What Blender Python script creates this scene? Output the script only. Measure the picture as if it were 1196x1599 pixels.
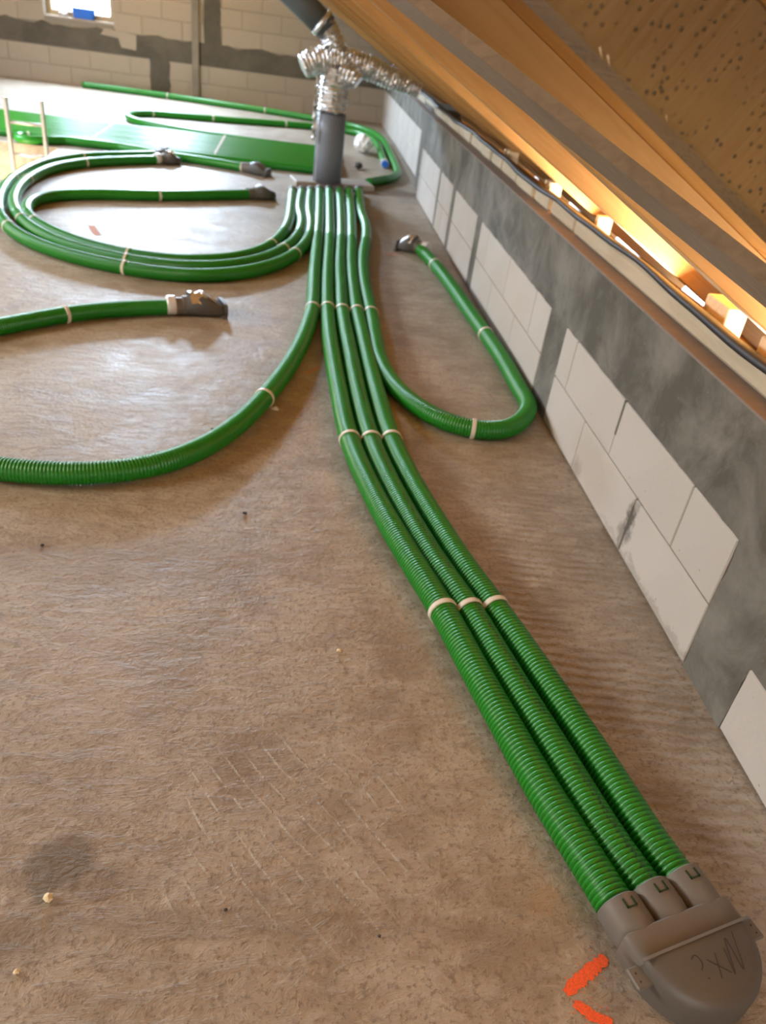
import bpy, bmesh, math, random
import numpy as np
random.seed(7); rng = np.random.RandomState(7)
for o in list(bpy.data.objects): bpy.data.objects.remove(o, do_unlink=True)
SC = bpy.context.scene; C = SC.collection
# ------------------------------------------------------------------ camera
# photograph frame 1196x1599, focal length 1200 px; axes from the vanishing points
FPX, CX, CY, H = 1200.0, 598.0, 799.5, 1.56
def unit(v): v = np.array(v, float); return v / np.linalg.norm(v)
_d = unit((-270, 1840, FPX)); _y = np.array((473 - CX, -CY, FPX)); _y = unit(_y - _y.dot(_d) * _d)
_x = np.cross(_y, -_d); _x = _x if _x[0] > 0 else -_x
R = np.array([_x, _y, -_d])                       # rows: world axes in camera axes (x right, y down, z forward)
cam = bpy.data.objects.new('camera', bpy.data.cameras.new('camera')); C.objects.link(cam); SC.camera = cam
from mathutils import Matrix, Vector
cam.matrix_world = Matrix(((R[0,0], -R[0,1], -R[0,2], 0), (R[1,0], -R[1,1], -R[1,2], 0), (R[2,0], -R[2,1], -R[2,2], H), (0,0,0,1)))
cd = cam.data; cd.sensor_fit = 'AUTO'; cd.sensor_width = 36; cd.lens = FPX / 1599 * 36; cd.clip_start = .02
cd.dof.use_dof = True; cd.dof.focus_distance = 1.5; cd.dof.aperture_fstop = 4.0
def ray(u, v): return R @ np.array([(u - CX) / FPX, (v - CY) / FPX, 1.])
def fl(u, v, z=0.0):                              # where a floor feature of the photograph stands
    k = ray(u, v); t = (z - H) / k[2]; return np.array([k[0] * t, k[1] * t, z])
# ------------------------------------------------------------------ world, lights, exposure
W = bpy.data.worlds.new('sky'); SC.world = W; W.use_nodes = True
bg = W.node_tree.nodes['Background']; bg.inputs[0].default_value = (.78, .88, 1, 1); bg.inputs[1].default_value = 6.0
def area(name, loc, aim, sx, sy, power, col):
    l = bpy.data.lights.new(name, 'AREA'); l.shape = 'RECTANGLE'; l.size = sx; l.size_y = sy; l.energy = power; l.color = col
    o = bpy.data.objects.new(name, l); C.objects.link(o); o.location = loc
    z = -Vector(aim).normalized(); up = Vector((0, 0, 1)) if abs(aim[1]) > .5 else Vector((0, 1, 0))     # size_y runs up a window, or along the roof
    x = up.cross(z).normalized(); y = z.cross(x); o.rotation_euler = Matrix((x, y, z)).transposed().to_euler(); return o
area('daylight_gable_window', (-3.3, 14.30, 1.6), (0.1, -1, -.12), .85, 1.2, 520, (.62, .80, 1))
area('upper_gable_fill_light', (-2.1, 14.30, 2.32), (0.05, -1, -.25), .9, 1.1, 1000, (.62, .80, 1))  # unseen source added to give the far duct row its sheen
area('left_fill_light_far', (-5.80, 8.2, 2.48), (.5, 0, -.866), 1.5, 2.2, 330, (.68, .83, 1))  # added cool fill from an unseen opening in the left slope
area('left_fill_light_near', (-5.80, 2.6, 2.48), (.5, 0, -.866), 1.5, 2.2, 290, (1, .89, .70))  # added warm fill for the near floor, its roof opening unseen
area('rear_fill_light', (-.9, -3.25, 1.25), (0, 1, -.05), 1.9, 1.4, 26, (1, .80, .55))  # weak warm fill added behind the camera
area('daylight_eaves_gap', (1.60, .9, .700), (-.5, 0, .87), .09, 7.0, 180, (1, .88, .70))
SC.view_settings.view_transform = 'Standard'; SC.view_settings.look = 'None'; SC.view_settings.gamma = 1
SC.view_settings.use_curve_mapping = False; SC.view_settings.exposure = 0.36
SC.cycles.use_denoising = True; SC.cycles.max_bounces = 6; SC.cycles.diffuse_bounces = 4; SC.cycles.adaptive_threshold = .03
SC.cycles.caustics_reflective = False; SC.cycles.caustics_refractive = False; SC.cycles.sample_clamp_indirect = 6
# ------------------------------------------------------------------ materials
class NT:
    def __init__(s, name):
        s.m = bpy.data.materials.new(name); s.m.use_nodes = True; s.t = s.m.node_tree; s.b = s.t.nodes['Principled BSDF']
        s.co = s.t.nodes.new('ShaderNodeTexCoord').outputs['Object']
    def n(s, kind, **kw):
        x = s.t.nodes.new('ShaderNode' + kind)
        for k, v in kw.items():
            if k.startswith('i_'):
                key = k[2:]; key = int(key) if key.isdigit() else key.replace('_', ' ')
                if hasattr(v, 'is_linked') or isinstance(v, bpy.types.NodeSocket): s.t.links.new(v, x.inputs[key])
                else: x.inputs[key].default_value = v
            else: setattr(x, k, v)
        return x
    def link(s, a, b): s.t.links.new(a, b)
    def noise(s, scale, detail=4, rough=.55, vec=None, dist=0):
        return s.n('TexNoise', i_Vector=vec or s.co, i_Scale=scale, i_Detail=detail, i_Roughness=rough, i_Distortion=dist).outputs['Fac']
    def mapr(s, v, a, b, c=0., d=1.):
        return s.n('MapRange', i_0=v, i_1=a, i_2=b, i_3=c, i_4=d).outputs[0]
    def math(s, op, a, b=0.): return s.n('Math', operation=op, i_0=a, i_1=b).outputs[0]
    def mix(s, f, a, b, mode='MIX'):
        x = s.n('Mix', data_type='RGBA', blend_type=mode); 
        for k, v in ((0, f), (6, a), (7, b)):
            if isinstance(v, bpy.types.NodeSocket): s.link(v, x.inputs[k])
            else: x.inputs[k].default_value = (*v, 1) if isinstance(v, tuple) and len(v) == 3 else v
        return x.outputs[2]
    def stretch(s, sc, rot=(0,0,0)):
        return s.n('Mapping', i_Vector=s.co, i_Scale=sc, i_Rotation=rot).outputs[0]
    def fin(s, col=None, rough=None, metal=None, bump=None, bs=.3, bd=.01):
        for k, v in (('Base Color', col), ('Roughness', rough), ('Metallic', metal)):
            if v is None: continue
            if isinstance(v, bpy.types.NodeSocket): s.link(v, s.b.inputs[k])
            else: s.b.inputs[k].default_value = (*v, 1) if isinstance(v, tuple) else v
        if bump is not None:
            bn = s.n('Bump', i_Strength=bs, i_Distance=bd, i_Height=bump); s.link(bn.outputs[0], s.b.inputs['Normal'])
        return s.m
def simple(name, col, rough=.5, metal=0., var=.15, scale=20, bs=.1, bd=.003):
    t = NT(name); nz = t.noise(scale)
    c = t.mix(nz, tuple(x * (1 - var) for x in col), tuple(min(1, x * (1 + var)) for x in col))
    return t.fin(c, rough, metal, nz, bs, bd)
M = {}
def duct_mat(name, printed=False):
    t = NT(name); nz = t.noise(3.0, 3)
    c = t.mix(nz, (.006, .185, .009), (.011, .240, .015))
    dust = t.noise(30, 5, .7); c = t.mix(t.mapr(dust, .6, .85, 0, .12), c, (.25, .26, .2))
    if printed:
        at = t.n('Attribute', attribute_name='arc').outputs['Fac']; an = t.n('Attribute', attribute_name='ang').outputs['Fac']
        cv = t.n('CombineXYZ', i_X=t.math('MULTIPLY', at, 110), i_Y=t.math('MULTIPLY', an, 6)).outputs[0]
        gl = t.noise(1.0, 1, .4, cv)
        band = t.math('LESS_THAN', t.math('ABSOLUTE', t.math('SUBTRACT', an, 1.75)), .20)
        rep = t.math('LESS_THAN', t.math('FRACT', t.math('MULTIPLY', at, 1.6)), .75)
        k = t.math('MULTIPLY', t.math('MULTIPLY', band, rep), t.mapr(gl, .50, .54, 0, .75))
        c = t.mix(k, c, (.003, .035, .018))
    return t.fin(c, .36, 0)
M['duct'] = duct_mat('green_plastic'); M['duct_print'] = duct_mat('green_plastic_printed', True)
M['strap'] = simple('cream_plastic', (.66, .63, .53), .45)
M['greyplastic'] = simple('grey_plastic', (.145, .135, .122), .48, var=.08, scale=14)
M['greyhood'] = simple('shaded_grey_plastic', (.098, .089, .078), .5, var=.1, scale=9)  # darker copy of the grey plastic, the hood's shade in its colour
M['greydark'] = simple('dark_grey_plastic', (.085, .083, .080), .5, var=.1)
M['clip'] = simple('clear_clip', (.62, .62, .62), .25)
M['slot'] = simple('slot_green', (.006, .035, .012), .6)
M['pencil'] = simple('pencil', (.045, .041, .037), .7)
M['pipe'] = simple('grey_pipe', (.175, .195, .235), .42, var=.05, scale=3)
M['pipedark'] = simple('dark_pipe', (.10, .115, .125), .5, var=.1, scale=3)
t = NT('aluminium_foil'); nz = t.noise(26, 4, .6); M['foil'] = t.fin(t.mix(nz, (.62, .62, .62), (.82, .82, .84)), .27, .92, nz, .55, .02)
def aac(name, a, b):
    t = NT(name); nz = t.noise(2.2, 5, .6); fine = t.noise(55, 4, .7); oi = t.n('ObjectInfo').outputs['Random']
    c = t.mix(nz, a, b); c = t.mix(t.mapr(oi, 0, 1, 0, .22), c, tuple(x * .82 for x in b))
    vo = t.n('TexVoronoi', i_Vector=t.co, i_Scale=17.0).outputs['Distance']
    c = t.mix(t.mapr(vo, .035, .075, .55, 0), c, (.16, .14, .115))
    sm = t.noise(1.3, 6, .7, dist=.6); c = t.mix(t.mapr(sm, .66, .80, 0, .5), c, (.24, .21, .175))
    if not name.endswith('dusty'):                                    # dirt splashes and brownish patches on particular blocks
        ps = t.n('NewGeometry').outputs['Position']; wb_ = t.n('TexNoise', i_Vector=ps, i_Scale=14.0, i_Detail=5.0, i_Roughness=.7).outputs['Color']
        for (y_, z_, ry, rz, am, cc) in ((2.19, .15, .045, .085, .9, (.07, .06, .048)), (2.22, .05, .03, .06, .6, (.12, .10, .08)), (2.6, .12, .26, .14, .45, (.36, .30, .235)), (2.75, .04, .06, .05, .55, (.2, .17, .13)), (4.3, .25, .5, .3, .3, (.42, .36, .28)), (6.9, .2, .18, .4, .4, (.34, .28, .2)), (1.9, .02, .6, .022, .5, (.25, .22, .18)), (3.9, .02, .9, .025, .5, (.25, .22, .18))):
            of = t.n('VectorMath', operation='MULTIPLY_ADD', i_0=wb_, i_1=(0, .14, .14), i_2=ps).outputs[0]
            mp = t.n('Mapping', vector_type='TEXTURE', i_Vector=of, i_Location=(0, y_ + .07, z_ + .07), i_Scale=(1e6, ry, rz)).outputs[0]
            c = t.mix(t.mapr(t.n('VectorMath', operation='LENGTH', i_0=mp).outputs['Value'], .45, 1.15, am, 0), c, cc)
    return t.fin(c, .9, 0, t.math('ADD', fine, t.mapr(vo, .03, .09, 0, .5)), .25, .004)
M['aac'] = aac('aerated_concrete', (.52, .492, .46), (.42, .388, .35))
M['aacback'] = aac('aerated_concrete_dusty', (.40, .345, .28), (.34, .29, .23))  # darker, browner tone than the knee wall blocks
def conc(name, a, b, sc=3.0):
    t = NT(name); n1 = t.noise(sc, 8, .65, dist=.5); n2 = t.noise(sc * 9, 5, .7)
    c = t.mix(t.mapr(n1, .38, .62), a, b); c = t.mix(t.mapr(n2, .62, .78, 0, .35), c, tuple(min(1, x * 1.9) for x in b))
    c = t.mix(t.mapr(n2, .2, .34, .4, 0), c, tuple(x * .45 for x in a))
    return t.fin(c, .88, 0, n2, .3, .006)
M['conc'] = conc('grey_concrete', (.078, .072, .056), (.185, .176, .152))
M['concdark'] = conc('mortar_dark', (.078, .070, .054), (.120, .106, .084), 2.0)
M['mortarback'] = simple('back_joint_mortar', (.27, .235, .19), .95)
M['mortar'] = simple('joint_mortar', (.20, .185, .16), .95)
M['ledge'] = simple('brown_bitumen_felt', (.205, .165, .140), .85, var=.2, scale=30)
M['felt'] = simple('black_membrane', (.020, .020, .022), .55)
def wood(name, a, b, c3, axis=(1.2, 14, 14), rough=.7, knots=True):
    t = NT(name); v = t.stretch(axis); n1 = t.noise(2.0, 5, .6, v, 1.2); n2 = t.noise(1.6, 2)
    c = t.mix(t.mapr(n1, .3, .7), a, b); c = t.mix(t.mapr(n2, .45, .75, 0, .5), c, c3)
    if knots:
        vo = t.n('TexVoronoi', i_Vector=t.stretch((1.6, 3.2, 3.2)), i_Scale=1.25).outputs['Distance']
        c = t.mix(t.mapr(vo, .06, .12, .75, 0), c, tuple(x * .3 for x in a))
    return t.fin(c, rough, 0, n1, .25, .006)
M['rafter'] = wood('rafter_timber', (.36, .185, .050), (.46, .255, .080), (.30, .145, .036))
M['brace'] = wood('grey_weathered_board', (.165, .110, .062), (.235, .165, .100), (.13, .085, .046))
M['deck'] = wood('orange_roof_board', (.50, .235, .045), (.60, .30, .070), (.44, .195, .035), (.8, 6, 6), .75, False)
M['plate'] = wood('pale_wall_plate', (.40, .345, .25), (.50, .44, .33), (.33, .27, .185), (9, 1.0, 9), .85)
M['lightwood'] = wood('pale_fresh_wood', (.66, .50, .30), (.78, .62, .42), (.6, .43, .24))
t = NT('rough_sawn_timber'); saw = t.noise(1.0, 4, .6, t.stretch((110, 4, 4))); pit = t.n('TexVoronoi', i_Vector=t.co, i_Scale=105.0, i_Randomness=1.0).outputs['Distance']; big = t.noise(5, 4, .6)
pm = t.math('MULTIPLY', t.mapr(pit, .12, .30, 1, 0), t.mapr(t.noise(9, 3), .38, .50))
c = t.mix(t.mapr(big, .3, .7), (.125, .062, .012), (.190, .104, .026)); c = t.mix(t.mapr(saw, .4, .65, 0, .35), c, (.20, .12, .05)); c = t.mix(t.math('MULTIPLY', pm, .9), c, (.03, .028, .012))
M['rough'] = t.fin(c, .85, 0, t.math('SUBTRACT', saw, pm), .5, .006)
M['ladder'] = simple('ladder_aluminium', (.55, .55, .55), .4, .5)
M['shaft'] = wood('hatch_lining', (.50, .36, .20), (.60, .46, .28), (.42, .3, .15), (6, 6, 1.5))
M['frame'] = wood('window_wood', (.40, .30, .17), (.5, .39, .24), (.34, .24, .13), (8, 8, 1), .5, False)
M['boxgrey'] = simple('grey_beige_sheet', (.36, .33, .29), .6)
M['blue'] = simple('blue_plastic', (.02, .16, .75), .4)
M['white'] = simple('white_plastic', (.75, .74, .72), .6)
M['crumb'] = simple('foam_crumb', (.72, .63, .43), .8)
M['pebble'] = simple('dark_pebble', (.06, .052, .042), .9)
t = NT('orange_spray_paint'); sp = t.noise(320, 3, .7)
M['paint'] = t.fin(t.mix(t.mapr(sp, .35, .6), (.62, .105, .025), (.98, .125, .035)), .7)
M['paintfaint'] = simple('faded_spray_paint', (.52, .26, .17), .85, var=.2, scale=120)
M['plaster'] = conc('plaster_strip', (.19, .168, .135), (.25, .22, .18))
g = NT('window_glass'); g.b.inputs['Transmission Weight'].default_value = 1; g.b.inputs['Roughness'].default_value = 0; g.b.inputs['IOR'].default_value = 1.02; M['glass'] = g.m
# floor: troweled screed
t = NT('screed_floor')
n1 = t.noise(.75, 4, .6, dist=.4); n2 = t.noise(4.5, 4, .65, dist=.3); n3 = t.noise(70, 2, .7)
col = t.mix(t.mapr(n1, .33, .66), (.265, .222, .168), (.395, .348, .285))
col = t.mix(t.mapr(n2, .46, .64, 0, .6), col, (.425, .383, .322))
col = t.mix(t.mapr(n2, .34, .47, .6, 0), col, (.225, .180, .138))
col = t.mix(t.mapr(n3, .54, .64, 0, .6), col, (.16, .13, .10))
n4 = t.noise(1.0, 5, .72, t.stretch((9, 22, 10), (0, 0, .25)), .6); n5 = t.noise(26, 4, .75)
col = t.mix(t.mapr(n4, .50, .66, 0, .55), col, (.235, .190, .148)); col = t.mix(t.mapr(n4, .34, .46, .4, 0), col, (.455, .415, .355)); col = t.mix(t.mapr(n5, .55, .66, 0, .65), col, (.20, .16, .12))
wob = t.n('TexNoise', i_Vector=t.co, i_Scale=3.2, i_Detail=5.0, i_Roughness=.65).outputs['Color']
def stain(cx, cy, rx, ry, rot, lo, hi, amt):
    off = t.n('VectorMath', operation='MULTIPLY_ADD', i_0=wob, i_1=(.42, .42, 0), i_2=t.co).outputs[0]
    mp = t.n('Mapping', vector_type='TEXTURE', i_Vector=off, i_Location=(cx + .21, cy + .21, 0), i_Rotation=(0, 0, rot), i_Scale=(rx, ry, 1e6)).outputs[0]
    ln = t.n('VectorMath', operation='LENGTH', i_0=mp).outputs['Value']
    return t.mapr(ln, lo, hi, amt, 0)
def at(u, v): p = fl(u, v); return p[0], p[1]
for (u, v, rx, ry, rot, amt, cc) in [(110, 1350, .10, .07, -.4, .7, (.10, .078, .052)), (40, 1460, .13, .06, .2, .5, (.13, .10, .07)), (330, 1420, .22, .09, .1, .4, (.17, .128, .09)),
      (300, 880, .55, .16, .1, .45, (.22, .175, .135)), (560, 1430, .30, .07, .1, .3, (.18, .14, .1)), (860, 1410, .035, .03, 0, .55, (.34, .23, .13)),
      (610, 300, .38, .22, 0, .75, (.13, .088, .055)), (600, 350, .3, .3, 0, .3, (.2, .15, .11)), (200, 560, .5, .25, .2, .5, (.40, .37, .33)), (700, 720, .12, .10, 0, .35, (.2, .16, .12)),
      (430, 590, .35, .12, -.7, .35, (.17, .13, .095)), (150, 1030, .16, .35, .3, .35, (.38, .33, .285)), (640, 1040, .1, .05, .2, .4, (.22, .165, .12))]:
    a, b = at(u, v); col = t.mix(stain(a, b, rx, ry, rot, .45, 1.1, amt), col, cc)
# trowel ridges (sharp, pale crests) and broom lines by the wall: fine relief
va = fl(298, 1245); vb = fl(374, 1380); ang = math.atan2(vb[1] - va[1], vb[0] - va[0])
wv = t.n('TexWave', wave_type='BANDS', bands_direction='Y', wave_profile='SAW', i_Vector=t.n('Mapping', i_Vector=t.co, i_Rotation=(0, 0, -ang - .1)).outputs[0], i_Scale=6.4, i_Distortion=5.5, i_Detail=2.0, i_Detail_Scale=.35).outputs['Fac']
tm = fl(470, 1290); tmask = t.math('MULTIPLY', stain(tm[0], tm[1], .34, .30, 0, .5, 1.15, 1.0), t.mapr(t.noise(11, 5, .7), .42, .58))
ridge = t.math('MULTIPLY', t.mapr(wv, .86, .97, 0, 1), tmask)
bv = t.n('TexWave', wave_type='BANDS', bands_direction='Y', wave_profile='SIN', i_Vector=t.n('Mapping', i_Vector=t.co, i_Rotation=(0, 0, .12)).outputs[0], i_Scale=8.0, i_Distortion=3.0, i_Detail=3.0, i_Detail_Scale=1.2).outputs['Fac']
bmask = t.math('MULTIPLY', stain(1.05, 1.6, .32, 1.5, 0, .6, 1.1, 1.0), t.mapr(t.noise(3, 3), .35, .6))
broom = t.math('MULTIPLY', bv, bmask)
col = t.mix(t.math('MULTIPLY', ridge, .25), col, (.42, .37, .31)); col = t.mix(t.math('MULTIPLY', t.mapr(broom, .6, 1), .30), col, (.43, .38, .33))
hgt = t.math('ADD', t.math('ADD', t.math('MULTIPLY', n2, .45), t.math('ADD', t.math('MULTIPLY', n3, .16), t.math('MULTIPLY', n4, .5))), t.math('ADD', t.math('MULTIPLY', ridge, .32), t.math('MULTIPLY', broom, .28)))
M['floor'] = t.fin(col, t.mapr(n2, .3, .7, .42, .62), 0, hgt, .8, .016)
# ------------------------------------------------------------------ mesh helpers
def mesh_obj(name, verts, faces, mat, parent=None, smooth=False, attrs=None):
    me = bpy.data.meshes.new(name); me.from_pydata([tuple(map(float, v)) for v in verts], [], [tuple(int(i) for i in f) for f in faces]); me.update()
    if mat: me.materials.append(M[mat])
    if smooth: me.shade_smooth()
    for k, a in (attrs or {}).items():
        at_ = me.attributes.new(k, 'FLOAT', 'POINT'); at_.data.foreach_set('value', np.asarray(a, np.float32))
    o = bpy.data.objects.new(name, me); C.objects.link(o)
    if parent: o.parent = parent
    return o
def tag(o, label=None, cat=None, group=None, kind=None):
    for k, v in (('label', label), ('category', cat), ('group', group), ('kind', kind)):
        if v: o[k] = v
    return o
def empty(name, loc=(0, 0, 0), rz=0):
    o = bpy.data.objects.new(name, None); C.objects.link(o); o.location = loc; o.rotation_euler = (0, 0, rz); o.empty_display_size = .1; return o
class MB:
    def __init__(s): s.v = []; s.f = []
    def add(s, v, f): n = len(s.v); s.v += [tuple(map(float, p)) for p in v]; s.f += [tuple(int(i) + n for i in q) for q in f]; return s
    def box(s, x0, x1, y0, y1, z0, z1, b=0):
        if b <= 0:
            return s.add([(x, y, z) for z in (z0, z1) for y in (y0, y1) for x in (x0, x1)], [(0,2,3,1),(4,5,7,6),(0,1,5,4),(2,6,7,3),(0,4,6,2),(1,3,7,5)])
        bm = bmesh.new(); bmesh.ops.create_cube(bm, size=1)
        for q in bm.verts: q.co = ((x0+x1)/2 + q.co.x*(x1-x0), (y0+y1)/2 + q.co.y*(y1-y0), (z0+z1)/2 + q.co.z*(z1-z0))
        bmesh.ops.bevel(bm, geom=bm.edges[:], offset=b, segments=1, affect='EDGES'); bm.verts.index_update()
        s.add([q.co[:] for q in bm.verts], [[q.index for q in f.verts] for f in bm.faces]); bm.free(); return s
    def obb(s, o, ax, ay, az, x0, x1, y0, y1, z0, z1):
        o, ax, ay, az = map(np.array, (o, ax, ay, az))
        return s.add([o + ax*x + ay*y + az*z for z in (z0, z1) for y in (y0, y1) for x in (x0, x1)], [(0,2,3,1),(4,5,7,6),(0,1,5,4),(2,6,7,3),(0,4,6,2),(1,3,7,5)])
    def prism(s, poly, f3, h0, h1):                # poly 2d, f3(a,b,h)->xyz
        n = len(poly); v = [f3(a, b, h0) for a, b in poly] + [f3(a, b, h1) for a, b in poly]
        return s.add(v, [tuple(range(n))[::-1], tuple(range(n, 2*n))] + [(i, (i+1) % n, n + (i+1) % n, n + i) for i in range(n)])
    def build(s, name, mat, parent=None, smooth=False): return mesh_obj(name, s.v, s.f, mat, parent, smooth)
def fixn(o):
    bm = bmesh.new(); bm.from_mesh(o.data); bmesh.ops.recalc_face_normals(bm, faces=bm.faces[:]); bm.to_mesh(o.data); bm.free(); return o
def spline(P, step=.01, smooth=0):
    P = np.array(P, float); Q = np.vstack([2*P[0]-P[1], P, 2*P[-1]-P[-2]]); out = []
    for i in range(1, len(Q) - 2):
        p0, p1, p2, p3 = Q[i-1:i+3]
        d1 = np.linalg.norm(p1-p0)**.5 + 1e-9; d2 = np.linalg.norm(p2-p1)**.5 + 1e-9; d3 = np.linalg.norm(p3-p2)**.5 + 1e-9   # centripetal
        m1 = ((p1-p0)/d1 - (p2-p0)/(d1+d2) + (p2-p1)/d2) * d2; m2 = ((p2-p1)/d2 - (p3-p1)/(d2+d3) + (p3-p2)/d3) * d2
        n = max(2, int(np.linalg.norm(p2-p1)/step)); u = np.linspace(0, 1, n, endpoint=False)[:, None]
        out.append((2*u**3-3*u**2+1)*p1 + (u**3-2*u**2+u)*m1 + (-2*u**3+3*u**2)*p2 + (u**3-u**2)*m2)
    out = np.vstack(out + [P[-1:]])
    s = np.r_[0, np.cumsum(np.linalg.norm(np.diff(out, axis=0), axis=1))]
    g = np.arange(0, s[-1], step); out = np.stack([np.interp(g, s, out[:, k]) for k in range(3)], 1)
    if smooth:
        w = int(smooth/step); k = np.hanning(2*w+3)[1:-1]; k /= k.sum(); pad = len(k)//2
        ext = np.vstack([2*out[0]-out[1:pad+1][::-1], out, 2*out[-1]-out[-pad-1:-1][::-1]])
        out = np.stack([np.convolve(ext[:, i], k, 'valid') for i in range(3)], 1)
    return out
def frames(P):
    T = np.gradient(P, axis=0); T /= np.linalg.norm(T, axis=1)[:, None] + 1e-12
    up = np.array([0, 0, 1.]); S = np.cross(T, up); n = np.linalg.norm(S, axis=1)
    S[n < .15] = np.cross(T[n < .15], np.array([0, 1., 0])); S /= np.linalg.norm(S, axis=1)[:, None]
    return T, S, np.cross(S, T)
def tube(name, P, rad, mat, parent=None, seg=16, caps=True, attrs=False, smooth=True):
    P = np.array(P, float); rad = np.broadcast_to(np.asarray(rad, float), (len(P),)); T, S, U = frames(P)
    a = np.linspace(0, 2*np.pi, seg, endpoint=False)
    V = P[:, None] + rad[:, None, None] * (np.cos(a)[None, :, None]*S[:, None] + np.sin(a)[None, :, None]*U[:, None])
    n = len(P); i = np.arange(n-1)[:, None]*seg; j = np.arange(seg)[None]; k = (j+1) % seg
    F = np.stack([i+j, i+k, i+seg+k, i+seg+j], 2).reshape(-1, 4)
    verts = V.reshape(-1, 3); me = bpy.data.meshes.new(name)
    nf = len(F); nc = 2 if caps else 0
    me.vertices.add(len(verts)); me.vertices.foreach_set('co', verts.astype(np.float32).ravel())
    loops = F.ravel(); starts = np.arange(nf)*4; tot = np.full(nf, 4)
    if caps:
        loops = np.r_[loops, np.arange(seg)[::-1], (n-1)*seg + np.arange(seg)]; starts = np.r_[starts, nf*4, nf*4+seg]; tot = np.r_[tot, seg, seg]
    me.loops.add(len(loops)); me.loops.foreach_set('vertex_index', loops.astype(np.int32))
    me.polygons.add(nf+nc); me.polygons.foreach_set('loop_start', starts.astype(np.int32)); me.update(calc_edges=True); me.validate()
    if smooth:
        me.shade_smooth()
        if caps: me.polygons[nf].use_smooth = False; me.polygons[nf+1].use_smooth = False
    if attrs:
        s = np.r_[0, np.cumsum(np.linalg.norm(np.diff(P, axis=0), axis=1))]
        for kk, vals in (('arc', np.repeat(s, seg)), ('ang', np.tile(a, n))):
            q = me.attributes.new(kk, 'FLOAT', 'POINT'); q.data.foreach_set('value', vals.astype(np.float32))
    me.materials.append(M[mat]); o = bpy.data.objects.new(name, me); C.objects.link(o)
    if parent: o.parent = parent
    return o
DR = .043
def duct_rings(P, r=DR, near=6.2, pitch=.0126):
    """ring centres and radii along a path: real corrugations where they can be told apart"""
    s = np.r_[0, np.cumsum(np.linalg.norm(np.diff(P, axis=0), axis=1))]; L = s[-1]; pos = []; rad = []; x = 0.
    while x < L:
        p = np.array([np.interp(x, s, P[:, k]) for k in range(3)])
        if math.hypot(p[0], p[1]) < near:
            for f_, q in ((0, 1), (.50, 1), (.64, .91), (.86, .91)):
                if x + f_*pitch < L: pos.append(x + f_*pitch); rad.append(r*q)
            x += pitch
        else: pos.append(x); rad.append(r*.99); x += .035
    pos.append(L); rad.append(r); pos = np.array(pos)
    return np.stack([np.interp(pos, s, P[:, k]) for k in range(3)], 1), np.array(rad)
def make_duct(path, label, group=None, mat='duct', seg=20, near=6.2, step=.012, smooth=.25):
    P = spline(path, step, smooth); Q, rr = duct_rings(P, near=near)
    root = empty('green_duct', (P[0][0], P[0][1], 0)); tag(root, label, 'duct', group)
    o = tube('duct_hose', Q - np.array([P[0][0], P[0][1], 0]), rr, mat, root, seg, attrs=(mat == 'duct_print'))
    return root, P
def px(pts, z=DR): return [fl(u, v, z) for u, v in pts]
# ------------------------------------------------------------------ the setting
YB, YR, XK, TH = 14.1, -3.2, 1.265, math.radians(30)
ct, st = math.cos(TH), math.sin(TH)
nn = np.array([st, 0, ct]); rr_ = np.array([ct, 0, -st]); EYE = np.array([0, 0, H])
def rp(s, y, c): return EYE + rr_*s + nn*c + np.array([0, y, 0])     # roof coordinates: down-slope, along the wall, out through the roof
hx0, hx1, hy0, hy1 = -3.55, -2.37, 7.15, 8.80                         # stair hatch
fb = MB()
for a in ((-9.0, hx0, YR, YB + .3), (hx1, 2.6, YR, YB + .3), (hx0, hx1, YR, hy0), (hx0, hx1, hy1, YB + .3)): fb.box(*a, -.22, 0)
floor = fb.build('floor', 'floor'); tag(floor, kind='structure')
sh = MB(); sh.box(hx0-.04, hx0, hy0-.04, hy1+.04, -2.6, -.222).box(hx1, hx1+.04, hy0-.04, hy1+.04, -2.6, -.222).box(hx0, hx1, hy0-.04, hy0, -2.6, -.222).box(hx0, hx1, hy1, hy1+.04, -2.6, -.222).box(hx0-1, hx1+1, hy0-1, hy1+1, -2.65, -2.6)
tag(sh.build('trim_1', 'shaft'), 'pale wooden lining of the floor hatch below the ladder', None, None, 'structure')
ll = area('hatch_fill_light', (-3.0, 7.35, -1.3), (0, 1, .1), .8, .8, 90, (1, .85, .6))  # unseen area light added to brighten the hatch lining
# --- right knee wall: core, ring beam, columns, blocks
GAPS = [(1.37, 1.62), (3.27, 3.53), (5.26, 5.42), (6.30, 6.44), (7.05, 7.14)]      # concrete columns between the blocks
YE = 8.32
wr = MB().box(XK + .006, XK + .24, YR, YE, 0, .775).build('wall_right', 'mortar'); tag(wr, kind='structure')
def jag(a0, a1, b, amp, step, seed):
    rs = np.random.RandomState(seed); n = max(2, int((a1 - a0)/step)); return [(a0 + (a1-a0)*i/n, b + rs.uniform(-amp, amp)) for i in range(n + 1)]
rb = MB().prism(jag(YR, YE, .474, .005, .06, 3) + [(YE, .78), (YR, .78)], lambda a, b, h: (h, a, b), XK + .24, XK - .003); fixn(rb.build('ring_beam', 'conc', wr))
for i, (a, b) in enumerate(GAPS):
    rs = np.random.RandomState(20 + i); left = [(a + rs.uniform(-.008, .008), z) for z in np.linspace(.48, 0, 9)]; right = [(b + rs.uniform(-.008, .008), z) for z in np.linspace(0, .48, 9)]
    fixn(MB().prism(left + right, lambda p, q, h: (h, p, q), XK + .1, XK - .001 - .0002*i).build('concrete_column', 'conc', wr))
fixn(MB().prism([(1.20, .236), (1.375, .236), (1.375, .48), (1.20, .48)], lambda p, q, h: (h, p, q), XK + .1, XK - .0008).build('concrete_infill', 'conc', wr))
BLK = {}
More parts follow.
